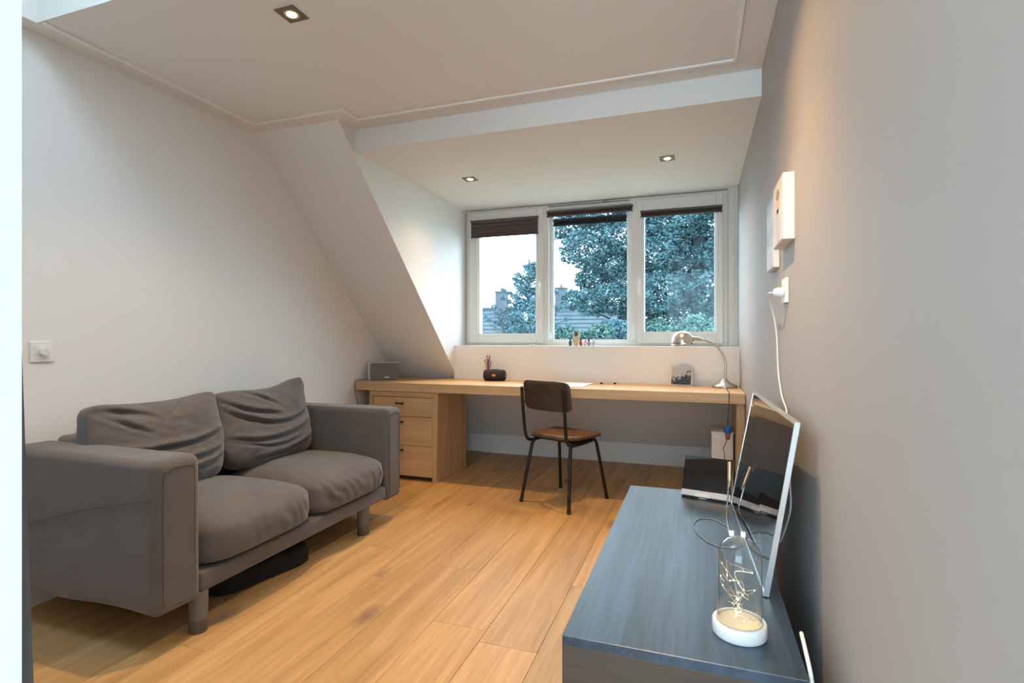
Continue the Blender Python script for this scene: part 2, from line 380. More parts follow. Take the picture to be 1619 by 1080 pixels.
labs = ['lit square recessed spotlight in the main ceiling, nearest and largest', 'square recessed spotlight in the main ceiling close to the taupe wall', 'small lit recessed spotlight in the dormer ceiling, left one', 'small lit recessed spotlight in the dormer ceiling, right one near the taupe wall']
for (x, y, z), l in zip(SPOTS, labs): downlight(x, y, z, l)

# ------------------------------------------------------------------ sofa
sofa = thing('sofa', 'two-seat grey fabric sofa with loose cushions against the white left wall', 'sofa', (-2.2, 2.15, 0))
def arm(y0, y1, outer):
    b = B()
    g = bmesh.new(); bmesh.ops.create_cube(g, size=1)
    for v in g.verts: v.co = Vector((-2.19+v.co.x*.84, (y0+y1)/2+v.co.y*(y1-y0), .413+v.co.z*.55))
    bmesh.ops.bevel(g, geom=g.edges[:], offset=.034, segments=6, profile=.5, affect='EDGES')
    bmesh.ops.subdivide_edges(g, edges=[e for e in g.edges if e.calc_length() > .1], cuts=14, use_grid_fill=True)
    for v in g.verts:
        n = noise.noise(Vector((v.co.x*3, v.co.y*6, v.co.z*3)))
        v.co += Vector((n*.004, n*.008*(1 if v.co.y > (y0+y1)/2 else -1), n*.005))
        if v.co.z < .2: v.co.z += .008*math.sin(v.co.x*9+v.co.y*5)
    bmesh.ops.recalc_face_normals(g, faces=g.faces[:])
    merge(b, g)
    a = obj('armrest', b, M_sofa, sofa, smooth=True, angle=60)
    b = B(); xf = -1.773
    xs = -1.7695; pts = [(xs, y0+.032, .18), (xs, y0+.030, .40), (xs, y0+.032, .62), (xs, y0+.045, .648), (xs, (y0+y1)/2, .657), (xs, y1-.045, .648), (xs, y1-.032, .62), (xs, y1-.030, .35), (xs, y1-.032, .18)]
    tube(b, smooth_path(pts, 5), .0020, 5)
    if outer:
        tube(b, smooth_path([(xf-.012, y0-.001, .555), (-1.95, y0-.005, .525), (-2.2, y0-.005, .47), (-2.55, y0-.002, .37)], 5), .002, 5)
    obj('seam', b, M_seam, a, smooth=True)
arm(1.335, 1.52, True); arm(2.79, 2.965, False)
b = B()
g = bmesh.new(); bmesh.ops.create_cube(g, size=1)
for v in g.verts: v.co = Vector((-2.515+v.co.x*.20, 2.155+v.co.y*1.27, .425+v.co.z*.55))
bmesh.ops.bevel(g, geom=g.edges[:], offset=.03, segments=4, profile=.5, affect='EDGES'); merge(b, g)
obj('backrest', b, M_sofa, sofa, smooth=True, angle=60)
obj('base_rail', bx(-2.42, -1.775, 1.52, 2.79, .152, .228, bev=.012, seg=3), M_sofa, sofa, smooth=True)
for lx, ly in ((-1.805, 1.535), (-1.805, 2.60), (-2.50, 1.56), (-2.50, 2.72)):
    b = B(); lathe(b, [(0, .05), (.033, .05), (.034, .155), (0, .155)], (lx, ly, 0), 24); lg = obj('leg', b, M_sleg, sofa, smooth=True)
    b = B(); lathe(b, [(0, 0), (.031, 0), (.033, .004), (.033, .05), (0, .05)], (lx, ly, 0), 24); obj('leg_foot', b, M_slegf, lg, smooth=True)

def soft(cuts, n):
    g = bmesh.new(); bmesh.ops.create_cube(g, size=2); bmesh.ops.subdivide_edges(g, edges=g.edges[:], cuts=cuts, use_grid_fill=True)
    for v in g.verts:
        p = v.co; s = (abs(p.x)**n+abs(p.y)**n+abs(p.z)**n)**(1/n); v.co = p/s
    return g
def seat_cushion(y0, y1, seed):
    g = soft(44, 5.5); hy = (y1-y0)/2; cy = (y0+y1)/2
    for v in g.verts:
        x, y, z = v.co
        px = -2.075+x*.330; py = cy+y*hy*1.01; pz = .318+z*.094
        crown = max(0, 1-abs(x)**2.6)*max(0, 1-abs(y)**2.6)
        if z > 0: pz += (.040*crown-.016*max(0, x-.3)**2)*z
        if x > .5: px += .018*(1-abs(y)**3)*(1-z*z)*(x-.5)*2
        # puckers running down over the front edge
        fr = max(0, x-.55)/.45
        r = noise.noise(Vector((y*3+seed, z*.6, seed)))
        pz += .0040*math.sin(y*26+r*9+x*6)*fr*max(0, z)*(.3+.7*noise.noise(Vector((y*2.1+seed, 0, 3)))**2*4)
        px += .0065*math.sin(y*24+r*8+z*3.5)*fr*(1-z*z*.6)*(.35+(1 if seed > 5 else .35)*max(0, noise.noise(Vector((y*1.3+seed, 1, 2))))*2)
        d = noise.noise(Vector((px*4+seed, py*4, pz*3)))
        pz += .006*d*max(0, z)
        v.co = Vector((px, py, pz))
    b = B(); merge(b, g); o = obj('seat_cushion', b, M_sofa, sofa, smooth=True, angle=180)
seat_cushion(1.527, 2.152, 1.3); seat_cushion(2.158, 2.785, 7.7)

def back_cushion(cy, hy, hz, seed, tilt, folds, ears):
    g = soft(64, 6.5)
    T = Matrix.Translation((-2.285, cy, .420)) @ Matrix.Rotation(math.radians(tilt), 4, 'Y')
    for v in g.verts:
        x, y, z = v.co
        th = .098*(.45+.55*(max(0, 1-abs(y)**3.5)*max(0, 1-(abs(z)**4))))
        th *= 1.12-.18*z
        px = x*th; py = y*hy*(1+.07*z-.05*(1-y*y)*0); pz = hz+z*hz
        top = max(0, z)
        pz += top*(ears[0]*max(0, -y)**2.2+ears[1]*max(0, y)**2.2-ears[2]*(1-y*y))
        py += .012*math.sin(z*4+seed)*y
        if x > -.2:
            for (z0, k, sl, A, wd, ya, yb) in folds:
                zc = z0+k*y*y+sl*y+.03*noise.noise(Vector((y*2.5, seed, z0*5)))
                win = max(0, min(1, (y-ya)/.35))*max(0, min(1, (yb-y)/.35))
                dd = z-zc
                px -= A*math.exp(-(dd/wd)**2)*win*(x+.2)
                px += A*.55*math.exp(-((dd-wd*1.9)/(wd*1.5))**2)*win*(x+.2)
        px += .010*noise.noise(Vector((y*2.2+seed, z*2.2, x)))+.004*noise.noise(Vector((y*6+seed, z*9, x*2)))
        v.co = T @ Vector((px, py, pz))
    b = B(); merge(b, g); o = obj('back_cushion', b, M_sofa, sofa, smooth=True, angle=180); return o
back_cushion(1.775, .312, .208, 2.0, -11,
    [(-.08, .22, .04, .022, .045, -.95, .95), (-.42, .25, -.05, .020, .05, -1, .9), (-.70, .18, .08, .018, .05, -.7, 1.0), (.52, -.5, -.75, .022, .07, -.95, -.1), (.62, .1, .9, .014, .05, -.1, .6), (.15, .2, -.5, .012, .05, -.9, -.2)],
    (.030, .042, .004))
back_cushion(2.405, .322, .208, 9.0, -11,
    [(.26, .34, -.16, .020, .05, -1, .15), (.02, .42, -.10, .024, .045, -1, .95), (-.36, .30, .10, .022, .05, -1, .85), (-.58, .42, .02, .013, .035, -1, .5), (.58, -.3, -.9, .016, .05, -.5, .2), (-.80, .2, .14, .018, .05, -.6, 1), (.74, .1, 1.0, .012, .05, .2, .95)],
    (.020, .085, .002))
# dark bag under the sofa
g = soft(20, 11)
for v in g.verts:
    x, y, z = v.co; h = .050*(1+.25*noise.noise(Vector((x*2, y*3, 0))))
    v.co = Vector((-2.12+x*.25+.05*y, 1.97+y*.23, h*(z+1)+.0015))
    if v.co.z > .04: v.co.z += .012*noise.noise(Vector((x*5, y*6, 2)))
b = B(); merge(b, g); tag(obj('folded_bag', b, M_navy, smooth=True, angle=180), 'dark navy folded bag on the floor beneath the grey sofa', 'bag')

# ------------------------------------------------------------------ desk and drawers
desk = thing('desk', 'long oak wall-to-wall desk top under the dormer window', 'desk', (-1.17, 3.95, .697))
DZ = .765
obj('desktop', bx(XL+.012, XR-.003, 3.675, 4.217, .697, DZ, bev=.003), M_oak, desk)
struct('trim_5', bx(XL+.012, -2.002, 4.2175, 4.275, .697, DZ), M_oak)
obj('side_panel', bx(.232, XR-.003, 3.72, 4.20, 0, .697, bev=.002), M_oakv, desk)
cab = thing('drawer_cabinet', 'oak three-drawer cabinet standing under the left end of the desk', 'cabinet', (-2.2, 3.95, 0))
Xa, Xb, Ya, Yb_ = -2.505, -1.885, 3.69, 4.20
b = B(); hexa(b, [(-1.937, Ya, 0), (-1.908, Ya, 0), (-1.880, Yb_, 0), (-1.937, Yb_, 0), (-1.937, Ya, .694), (-1.885, Ya, .694), (-1.880, Yb_, .694), (-1.937, Yb_, .694)])
# the foot of the side widens backwards
obj('side_panel', b, M_oakv, cab)
obj('side_panel', bx(Xa, Xa+.035, Ya, Yb_, 0, .694, bev=.002), M_oakv, cab)
obj('top_rail', bx(Xa+.035, -1.937, Ya, Yb_, .655, .694, bev=.002), M_oakh, cab)
obj('back_panel', bx(Xa+.035, -1.937, Yb_-.02, Yb_, .03, .655), M_oakv, cab)
obj('bottom_panel', bx(Xa+.035, -1.937, Ya+.02, Yb_-.02, .03, .05), M_oakv, cab)
for z0, z1, kz in ((.503, .650, .604), (.277, .499, .46), (.038, .273, .24)):
    d = obj('drawer', bx(Xa+.038, -1.940, Ya+.004, Ya+.30, z0, z1, bev=.002), M_oakh, cab)
    cx = -2.218
    b = B(); tube(b, [(cx, Ya+.004, kz), (cx, Ya-.014, kz)], .005, 10)
    tube(b, smooth_path([(cx-.032, Ya-.014, kz), (cx-.02, Ya-.016, kz), (cx, Ya-.016, kz), (cx+.02, Ya-.016, kz), (cx+.032, Ya-.014, kz)], 3), [.010, .0095, .0085, .007, .0065, .006, .006, .006, .0065, .007, .0085, .0095, .010][:13], 10)
    obj('knob', b, M_black, d, smooth=True)

# ------------------------------------------------------------------ chair
def chair():
    t = thing('desk_chair', 'school-style chair with brown leather seat and back on black steel tube, at the desk', 'chair', (-.872, 3.602, 0), math.radians(-23))
    def part(n, b, m, par=None): return obj(n, b, m, par or t, local=True, smooth=True)
    r = .0115
    for sx, nm in ((-1, 'l'), (1, 'r')):
        X = sx*.155
        for sy in (-1, 1):
            b = B(); fx, fy = sx*.200, sy*.222
            pts = [(fx, fy, .012), (sx*.176, sy*.180, .25), (sx*.161, sy*.152, .395), (sx*.157, sy*.128, .424), (X, sy*.085, .431)]
            tube(b, [pts[0], pts[1]]+smooth_path(pts[2:], 5), r, 12)
            lg = part('leg', b, M_blackm)
            b = B(); d = Vector((sx*.176-fx, sy*.180-fy, .238)).normalized(); p0 = Vector((fx, fy, .012)) - d*.012
            tube(b, [p0, p0+d*.03], .0135, 12); part('foot_cap', b, M_black, lg)
        b = B(); tube(b, [(X, -.085, .431), (X, .085, .431)], r, 12); part('side_rail', b, M_blackm)
        b = B(); X2 = sx*.172
        pts = [(X2*.93, .10, .420), (X2, -.02, .417), (X2, -.13, .416), (X2, -.185, .428), (X2, -.212, .470), (X2*1.01, -.225, .56), (X2*1.02, -.238, .68), (X2*1.02, -.246, .79)]
        tube(b, smooth_path(pts, 6), .011, 12); part('back_post', b, M_blackm)
    # cross rail under seat
    b = B(); tube(b, [(-.155, .06, .425), (.155, .06, .425)], .009, 10); tube(b, [(-.155, -.08, .425), (.155, -.08, .425)], .009, 10); part('cross_rail', b, M_blackm)
    # seat
    g = soft(26, 4.5)
    for v in g.verts:
        x, y, z = v.co
        wv = .198+.012*y
        px, py, pz = x*wv, .01+y*.198, .456+z*.017
        pz += -.007*(1-x*x)*(1-y*y)*(1 if z > 0 else .6) + (.004 if z > 0 else 0)
        if y > .6: pz -= .022*((y-.6)/.4)**2
        if y < -.7: pz += .004
        v.co = Vector((px, py, pz))
    b = B(); merge(b, g); st = part('seat', b, M_leather2)
    b = B(); loop = []
    for k in range(48):
        a = 2*PI*k/48; c, s_ = math.cos(a), math.sin(a); s = (abs(c)**4.5+abs(s_)**4.5)**(1/4.5); X, Y = c/s, s_/s
        loop.append((X*(.199+.012*Y), .01+Y*.199, .456-(.022*((Y-.6)/.4)**2 if Y > .6 else 0)))
    tube(b, loop+[loop[0]], .003, 6, cap=False); part('piping', b, M_leather, st)
    # backrest: curved panel with rounded corners
    g = bmesh.new(); n, mrow = 28, 16; W, Hh = .198, .100; rings = {}
    def rr(u, v):  # rounded rect mapping via superellipse
        s = (abs(u)**7+abs(v)**7)**(1/7); mx = max(abs(u), abs(v)); f = mx/s if s > 0 else 1; return u*f, v*f
    F = {}; K = {}
    for i in range(n+1):
        for j in range(mrow+1):
            u, v = rr(2*i/n-1, 2*j/mrow-1); x = u*W; z = .735+v*Hh; yc = -.222-.030*(1-u*u)*0+.028*u*u-.016*v
            edge = max(abs(2*i/n-1), abs(2*j/mrow-1)); th = .012*math.sqrt(max(0, 1-edge**8))
            F[i, j] = g.verts.new((x, yc+th, z)); K[i, j] = g.verts.new((x, yc-th*.8, z))
    for i in range(n):
        for j in range(mrow):
            g.faces.new((F[i, j], F[i+1, j], F[i+1, j+1], F[i, j+1])); g.faces.new((K[i, j], K[i, j+1], K[i+1, j+1], K[i+1, j]))
    bmesh.ops.remove_doubles(g, verts=g.verts[:], dist=.0004); bmesh.ops.recalc_face_normals(g, faces=g.faces[:])
    b = B(); merge(b, g); bk = part('backrest', b, M_leather)
    for sx in (-1, 1):
        for zz in (.69, .775): b = B(); lathe(b, [(0, 0), (.006, 0), (.005, .004), (0, .005)], (sx*.15, -.245, zz), 10, Matrix.Rotation(PI/2, 4, 'X')); part('rivet', b, M_blackm, bk)
chair()

# ------------------------------------------------------------------ desk items
# grey box speaker
ang = math.radians(48)
sp = thing('box_speaker', 'white box speaker with dark grey grille on the left end of the desk', 'speaker', (-2.472, 3.862, DZ), ang)
obj('body', bx(-.125, .125, 0, .072, .001, .148, bev=.006, seg=3), M_white, sp, local=True, smooth=True)
gr = obj('grille', bx(-.122, .122, -.008, 0, .004, .145, bev=.004), M_greyg, sp, local=True)
obj('badge', bx(-.002, .036, -.010, -.008, .020, .030, bev=.0008), M_white, gr, local=True)
b = B(); tube(b, smooth_path([(-2.55, 3.93, .80), (-2.60, 3.88, .785), (-2.617, 3.76, .775), (-2.618, 3.69, .778), (-2.622, 3.665, .76), (-2.622, 3.662, .70), (-2.62, 3.70, .60), (-2.615, 3.80, .3), (-2.615, 3.85, .02)], 5), .003, 6)
tag(obj('speaker_cable', b, M_gcable, smooth=True), 'thin grey cable running off the left desk end beside the box speaker', 'cable')
# cylinder speaker
cyl = thing('cylinder_speaker', 'black cylindrical portable speaker with an orange badge lying on the desk', 'speaker', (-1.578, 4.10, DZ), math.radians(10))
MX = Matrix.Rotation(PI/2, 4, 'Y')
b = B(); lathe(b, [(0, -.088), (.034, -.088), (.043, -.080), (.046, -.06), (.046, .06), (.043, .080), (.034, .088), (0, .088)], (0, 0, .046), 32, MX); obj('body', b, mat('black_fabric', (.02, .02, .022), .8, bump=(500, .4, .001)), cyl, local=True, smooth=True)
for s in (-1, 1):
    b = B(); lathe(b, [(0, 0), (.030, 0), (.030, .004), (0, .006)], (s*.088, 0, .046), 24, MX if s > 0 else Matrix.Rotation(-PI/2, 4, 'Y')); obj('end_cap', b, M_black, cyl, local=True, smooth=True)
obj('badge', bx(-.014, .014, -.049, -.043, .040, .058, bev=.002), M_orange, cyl, local=True)
obj('control_strip', bx(-.03, .03, -.008, .008, .089, .096, bev=.002), M_black, cyl, local=True)
# pen cup with pens
pcx, pcy = -1.668, 4.165
b = B(); lathe(b, [(0, .001), (.024, .001), (.032, .085), (.030, .085), (.023, .004), (0, .004)], (pcx, pcy, DZ), 24); tag(obj('pen_cup', b, M_tumbler, smooth=True), 'small amber cup of pens behind the cylinder speaker on the desk', 'cup')
pens = [(-1, .2, .165, (.10, .12, .05), 'thin green-black pencil leaning furthest left in the pen cup'), (-.62, -.3, .15, (.75, .58, .12), 'yellow pencil leaning left in the pen cup'),
        (-.35, .4, .20, (.62, .13, .06), 'tall dark red pen left of centre in the pen cup'), (-.1, -.5, .175, (.55, .20, .08), 'rust-brown pencil at the front of the pen cup'),
        (.05, .2, .205, (.85, .45, .25), 'salmon-tipped pen, tallest at the centre of the cup'), (.25, -.3, .17, (.05, .10, .45), 'blue pen right of centre in the pen cup'),
        (.4, .35, .165, (.78, .82, .88), 'white-capped pen beside the blue pen in the cup'), (.65, .1, .20, (.10, .04, .08), 'tall dark purple pen leaning right in the cup'), (1.25, -.1, .155, (.40, .06, .04), 'deep red pencil leaning furthest right in the cup')]
for dx, dy, h, col, lab in pens:
    mm = mat('pen_colour', col, .4); p0 = Vector((pcx-dx*.008, pcy-dy*.008, DZ+.006)); p1 = p0+Vector((dx*.036, dy*.03, h)); d = (p1-p0).normalized()
    t = thing('pen', lab, 'pen', p0, 0, 'pens in the cup')
    b = B(); tube(b, [p0+d*.012, p1], .0042, 6); obj('barrel', b, mm, t)
    b = B(); tube(b, [p0, p0+d*.012], [.0008, .004], 6); obj('tip', b, M_black, t)
# paper, knobs, frame
b = B(); g = bx(-.155, .155, -.18, .18, .0005, .005, bev=.001); merge(b, g)
mg = thing('paper_stack', 'flat white sheets of paper on the desk behind the chair', 'paper', (-.925, 3.94, DZ), math.radians(-3))
obj('sheet', b, M_paper, mg, local=True); obj('sheet', bx(-.150, .152, -.176, .178, .0052, .0066), M_paper, mg, local=True)
for x, y, l in ((-.700, 4.09, 'small dark peg on the desk just right of the papers'), (-.602, 4.12, 'small dark peg on the desk, right one of two')):
    b = B(); lathe(b, [(0, 0), (.010, 0), (.011, .006), (.007, .012), (0, .013)], (x, y, DZ), 14); tag(obj('rubber_peg', b, M_blackm, smooth=True), l, 'peg', 'small pegs on the desk')
    b = None
fr = thing('photo_frame', 'small pale wooden photo frame standing on the desk left of the lamp', 'picture frame', (-.122, 4.115, DZ), math.radians(-10))
Mt = Matrix.Rotation(math.radians(-14), 4, 'X')
def fpart(n, bm, m, par=None): bm.transform(Mt); return obj(n, bm, m, par or fr, local=True)
M_pale = mat('pale_frame_wood', (.72, .62, .50), .5)
b = B(); W, Hh, t = .082, .142, .011
box(b, -W, W, 0, .014, .001, t, .001); box(b, -W, W, 0, .014, Hh-t, Hh, .001); box(b, -W, -W+t, 0, .014, t, Hh-t, .001); box(b, W-t, W, 0, .014, t, Hh-t, .001); fpart('frame', b, M_pale)
# printed black and white picture: procedural
mp = bpy.data.materials.new('grey_photo_print'); mp.use_nodes = True; nt = mp.node_tree; p = nt.nodes['Principled BSDF']; tc = nt.nodes.new('ShaderNodeTexCoord')
n = nt.nodes.new('ShaderNodeTexNoise'); n.inputs['Scale'].default_value = 42; n.inputs['Detail'].default_value = 3; nt.links.new(tc.outputs['Object'], n.inputs['Vector'])
sx = nt.nodes.new('ShaderNodeSeparateXYZ'); nt.links.new(tc.outputs['Object'], sx.inputs[0])
m1 = nt.nodes.new('ShaderNodeMath'); m1.operation = 'MULTIPLY_ADD'; nt.links.new(sx.outputs['Z'], m1.inputs[0]); m1.inputs[1].default_value = 6.0; nt.links.new(n.outputs['Fac'], m1.inputs[2])
m2 = nt.nodes.new('ShaderNodeMath'); m2.operation = 'MULTIPLY_ADD'; nt.links.new(sx.outputs['X'], m2.inputs[0]); m2.inputs[1].default_value = -2.0; nt.links.new(m1.outputs[0], m2.inputs[2])
r = nt.nodes.new('ShaderNodeValToRGB'); r.color_ramp.elements[0].position = .80; r.color_ramp.elements[0].color = (.06, .06, .09, 1); r.color_ramp.elements[1].position = 1.0; r.color_ramp.elements[1].color = (.60, .57, .52, 1)
nt.links.new(m2.outputs[0], r.inputs[0]); nt.links.new(r.outputs[0], p.inputs['Base Color'])
fpart('picture', bx(-W+t, W-t, .006, .010, t, Hh-t), mp)
b = B(); hexa(b, [(-.02, .055, -.012), (.02, .055, -.012), (.02, .058, -.012), (-.02, .058, -.012), (-.02, .014, .10), (.02, .014, .10), (.02, .018, .10), (-.02, .018, .10)])
b.transform(Mt.inverted() if False else Matrix.Identity(4)); 
for v in b.verts:
    if v.co.z < 0: v.co = Vector((v.co.x, v.co.y+.01, .001))
    else: v.co = Mt @ v.co
obj('easel_leg', b, M_dgrey, fr, local=True)

# desk lamp
lx, ly = .178, 4.10
lamp = thing('desk_lamp', 'brushed nickel gooseneck desk lamp with a dome shade, right end of desk', 'lamp', (lx, ly, DZ))
b = B(); lathe(b, [(0, .0), (.082, .0), (.087, .004), (.087, .012), (.080, .019), (.055, .030), (.034, .043), (.020, .058), (.012, .066), (0, .066)], (lx, ly, DZ), 40); obj('base', b, M_nickel, lamp, smooth=True)
b = B(); npts = [(lx, ly, DZ+.045), (.183, ly, .90), (.181, ly, .955), (.155, ly-.005, 1.02), (.11, ly-.012, 1.07), (.05, ly-.02, 1.098), (.0, ly-.03, 1.108)]
sp_ = smooth_path(npts, 8); tube(b, sp_, [.0085-.0025*i/len(sp_) for i in range(len(sp_))], 12); obj('neck', b, M_nickel, lamp, smooth=True)
b = B(); tube(b, [(.02, ly-.027, 1.106), (-.012, ly-.032, 1.112), (-.05, ly-.04, 1.118)], [.011, .015, .012], 14); obj('socket', b, M_nickel, lamp, smooth=True)
Rh = Matrix.Rotation(math.radians(-10), 4, 'Y') @ Matrix.Rotation(math.radians(8), 4, 'X')
prof = [(.078*math.cos(a), .082*math.sin(a)) for a in [PI/2*k/12 for k in range(13)]]
prof = prof+[(.0, .079)]+[(.0755*math.cos(a), .079*math.sin(a)) for a in [PI/2*(11-k)/12 for k in range(12)]]
b = B(); lathe(b, [(.079, -.006), (.081, -.003), (.078, 0)]+prof[1:]+[(.076, -.006), (.079, -.006)], (-.108, ly-.045, 1.088), 36, Rh); shd = obj('shade', b, M_nickel, lamp, smooth=True)
b = B(); lathe(b, [(0, .06), (.012, .055), (.022, .03), (.018, .008), (0, 0)], (-.108, ly-.045, 1.095), 20, Rh); obj('bulb', b, mat('white_bulb_off', (.8, .78, .72), .3), shd, smooth=True)
b = B(); tube(b, [(-.048, ly-.075, 1.096), (-.040, ly-.078, 1.074)], .004, 8); obj('switch', b, M_black, shd, smooth=True)
cb = [(lx+.01, ly-.085, DZ+.006), (.185, 3.85, DZ+.004), (.187, 3.70, DZ+.005), (.186, 3.668, DZ-.004), (.184, 3.664, .70), (.178, 3.664, .60), (.178, 3.664, .556)]
b = B(); tube(b, smooth_path(cb, 6), .0026, 6); tag(obj('lamp_cable', b, M_black, smooth=True), 'black lamp cable hanging over the desk edge to the blue plug', 'cable')
pg = thing('blue_plug', 'blue plug with a copper-brown tip hanging on the black cable below the desk', 'plug', (.178, 3.664, .50))
b = B(); lathe(b, [(0, .055), (.022, .055), (.026, .045), (.026, .02), (.020, .012), (0, .012)], (.178, 3.664, .50), 16); obj('body', b, M_blue, pg, smooth=True)
b = B(); lathe(b, [(0, .012), (.016, .012), (.014, -.02), (.008, -.03), (0, -.03)], (.178, 3.664, .50), 14); obj('tip', b, M_brown, pg, smooth=True)
b = B(); tube(b, smooth_path([(.172, 3.664, .47), (.163, 3.668, .44), (.150, 3.672, .41), (.158, 3.672, .37), (.160, 3.672, .2), (.15, 3.69, .01)], 5), .0024, 6); tag(obj('thin_cable', b, M_black, smooth=True), 'thin dark cable dropping from the blue plug to the floor', 'cable')
# white box under desk
cx0, cx1 = .085, .222
wb = thing('white_storage_box', 'narrow white upright ribbed box on the floor under the right desk end', 'box', (.15, 4.0, 0))
obj('body', bx(cx0, cx1, 3.86, 4.14, .0, .47, bev=.008), M_white, wb)
for k in range(4): obj('rib', bx(cx0+.018+k*.032, cx0+.026+k*.032, 3.856, 3.862, .02, .44, bev=.001), M_white, wb)
obj('lid', bx(cx0-.003, cx1+.003, 3.857, 4.143, .47, .485, bev=.003), M_white, wb)

# small figures on the window ledge
def figure(x, y, h, body, head, label, wide=1.0):
    t = thing('toy_figure', label, 'figurine', (x, y, WB), 0, 'little toy figures on the window ledge')
    r = h*.17*wide
    b = B(); lathe(b, [(0, .0005), (r*.9, .0005), (r, h*.08), (r*.85, h*.35), (r*.95, h*.5), (r*.5, h*.62), (0, h*.63)], (x, y, WB), 16); obj('body', b, body, t, smooth=True)
    b = B(); lathe(b, [(0, 0), (r*.6, h*.04), (r*.82, h*.16), (r*.72, h*.28), (r*.4, h*.36), (0, h*.38)], (x, y, WB+h*.60), 16); obj('head', b, head, t, smooth=True)
    for s in (-1, 1):
        b = B(); tube(b, [(x+s*r*.8, y, WB+h*.5), (x+s*r*1.2, y-.003, WB+h*.3)], h*.045, 7); obj('arm', b, body, t, smooth=True)
    return t
def fm(c): return mat('toy_colour', c, .5)
figure(-.985, 4.27, .072, fm((.07, .08, .09)), fm((.12, .12, .12)), 'small dark grey toy figure, leftmost on the window ledge', .9)
f = figure(-.940, 4.285, .125, fm((.62, .55, .30)), fm((.16, .10, .03)), 'tallest toy figure with beige body and dark brown face')
b = B()
for s in (-1, 1): box(b, -.940+s*.024-.003, -.940+s*.024+.003, 4.28, 4.29, WB+.03, WB+.122, .001)
obj('side_hair', b, fm((.60, .54, .42)), f)
figure(-.898, 4.27, .062, fm((.55, .05, .05)), fm((.20, .05, .04)), 'small red toy figure right of the tallest one')
figure(-.862, 4.275, .050, fm((.60, .45, .55)), fm((.35, .30, .42)), 'tiny pale violet toy figure on the window ledge')
figure(-.832, 4.27, .060, fm((.42, .20, .30)), fm((.02, .02, .02)), 'small black-headed toy figure with a mauve body')
figure(-.795, 4.275, .062, fm((.45, .52, .62)), fm((.55, .60, .66)), 'grey-blue toy figure, rightmost on the window ledge', 1.2)
wc = thing('window_clip', 'little white clip with two dark studs on the ledge by the left mullion', 'clip', (-1.29, 4.25, WB))
obj('body', bx(-1.325, -1.265, 4.245, 4.262, WB+.0005, WB+.009, bev=.002), M_white, wc)
for q in (-1.300, -1.277): obj('stud', bx(q-.004, q+.004, 4.241, 4.245, WB+.002, WB+.008), M_black, wc)
b = B(); lathe(b, [(0, 0), (.007, 0), (.007, .006), (0, .009)], (.150, 4.27, WB), 12); tag(obj('stud', b, M_black, smooth=True), 'single small black stud on the ledge behind the desk lamp', 'stud')

# ------------------------------------------------------------------ dimmer on left wall
dm = thing('wall_dimmer', 'square white dimmer with a round knob on the left wall above the sofa', 'switch', (XL, 1.483, 1.015))
obj('plate', bx(XL, XL+.009, 1.440, 1.527, 1.017, 1.104, bev=.003), M_white, dm)
obj('inner_plate', bx(XL+.009, XL+.0115, 1.455, 1.512, 1.032, 1.089, bev=.001), M_white, dm)
b = B(); lathe(b, [(0, 0), (.019, 0), (.018, .014), (.015, .017), (0, .017)], (XL+.0115, 1.483, 1.0605), 28, Matrix.Rotation(PI/2, 4, 'Y')); obj('knob', b, mat('white_knob', (.72, .71, .70), .35), dm, smooth=True)

# ------------------------------------------------------------------ canvases, socket, cable on the right wall
def print_mat(name, stops, axis='Z', sc_=7.0, lo=0, hi=.21, dist=.25):
    m = bpy.data.materials.new(name); m.use_nodes = True; nt = m.node_tree; p = nt.nodes['Principled BSDF']; p.inputs['Roughness'].default_value = .6
    tc = nt.nodes.new('ShaderNodeTexCoord'); s = nt.nodes.new('ShaderNodeSeparateXYZ'); nt.links.new(tc.outputs['Object'], s.inputs[0])
    mr = nt.nodes.new('ShaderNodeMapRange'); mr.inputs[1].default_value = lo; mr.inputs[2].default_value = hi; nt.links.new(s.outputs[axis], mr.inputs[0])
    n = nt.nodes.new('ShaderNodeTexNoise'); n.inputs['Scale'].default_value = sc_; nt.links.new(tc.outputs['Object'], n.inputs['Vector'])
    a = nt.nodes.new('ShaderNodeMath'); a.operation = 'MULTIPLY_ADD'; a.inputs[1].default_value = dist; nt.links.new(n.outputs['Fac'], a.inputs[0]); nt.links.new(mr.outputs[0], a.inputs[2])
    q = nt.nodes.new('ShaderNodeMath'); q.operation = 'SUBTRACT'; q.inputs[1].default_value = dist/2; nt.links.new(a.outputs[0], q.inputs[0])
    r = nt.nodes.new('ShaderNodeValToRGB'); e = r.color_ramp.elements
    while len(e) < len(stops): e.new(.5)
    for el, (ps, c) in zip(e, stops): el.position = ps; el.color = (*c, 1)
    nt.links.new(q.outputs[0], r.inputs[0]); nt.links.new(r.outputs[0], p.inputs['Base Color']); return m
M_cvs = mat('canvas_edge', (.84, .82, .78), .7, bump=(300, .1, .001))
c1 = thing('canvas_print', 'thick white-edged canvas with a small portrait of a person, nearest on taupe wall', 'picture', (XR, 1.97, 1.43), 0, 'canvases on the taupe wall')
obj('canvas', bx(XR-.034, XR, 1.865, 2.085, 1.43, 1.64, bev=.002), M_cvs, c1)
ob = obj('picture', bx(XR-.0355, XR-.034, 1.868, 2.082, 1.433, 1.637), print_mat('portrait_backdrop', [(.0, (.66, .62, .58)), (.5, (.70, .66, .60)), (1, (.60, .55, .47))]), c1)
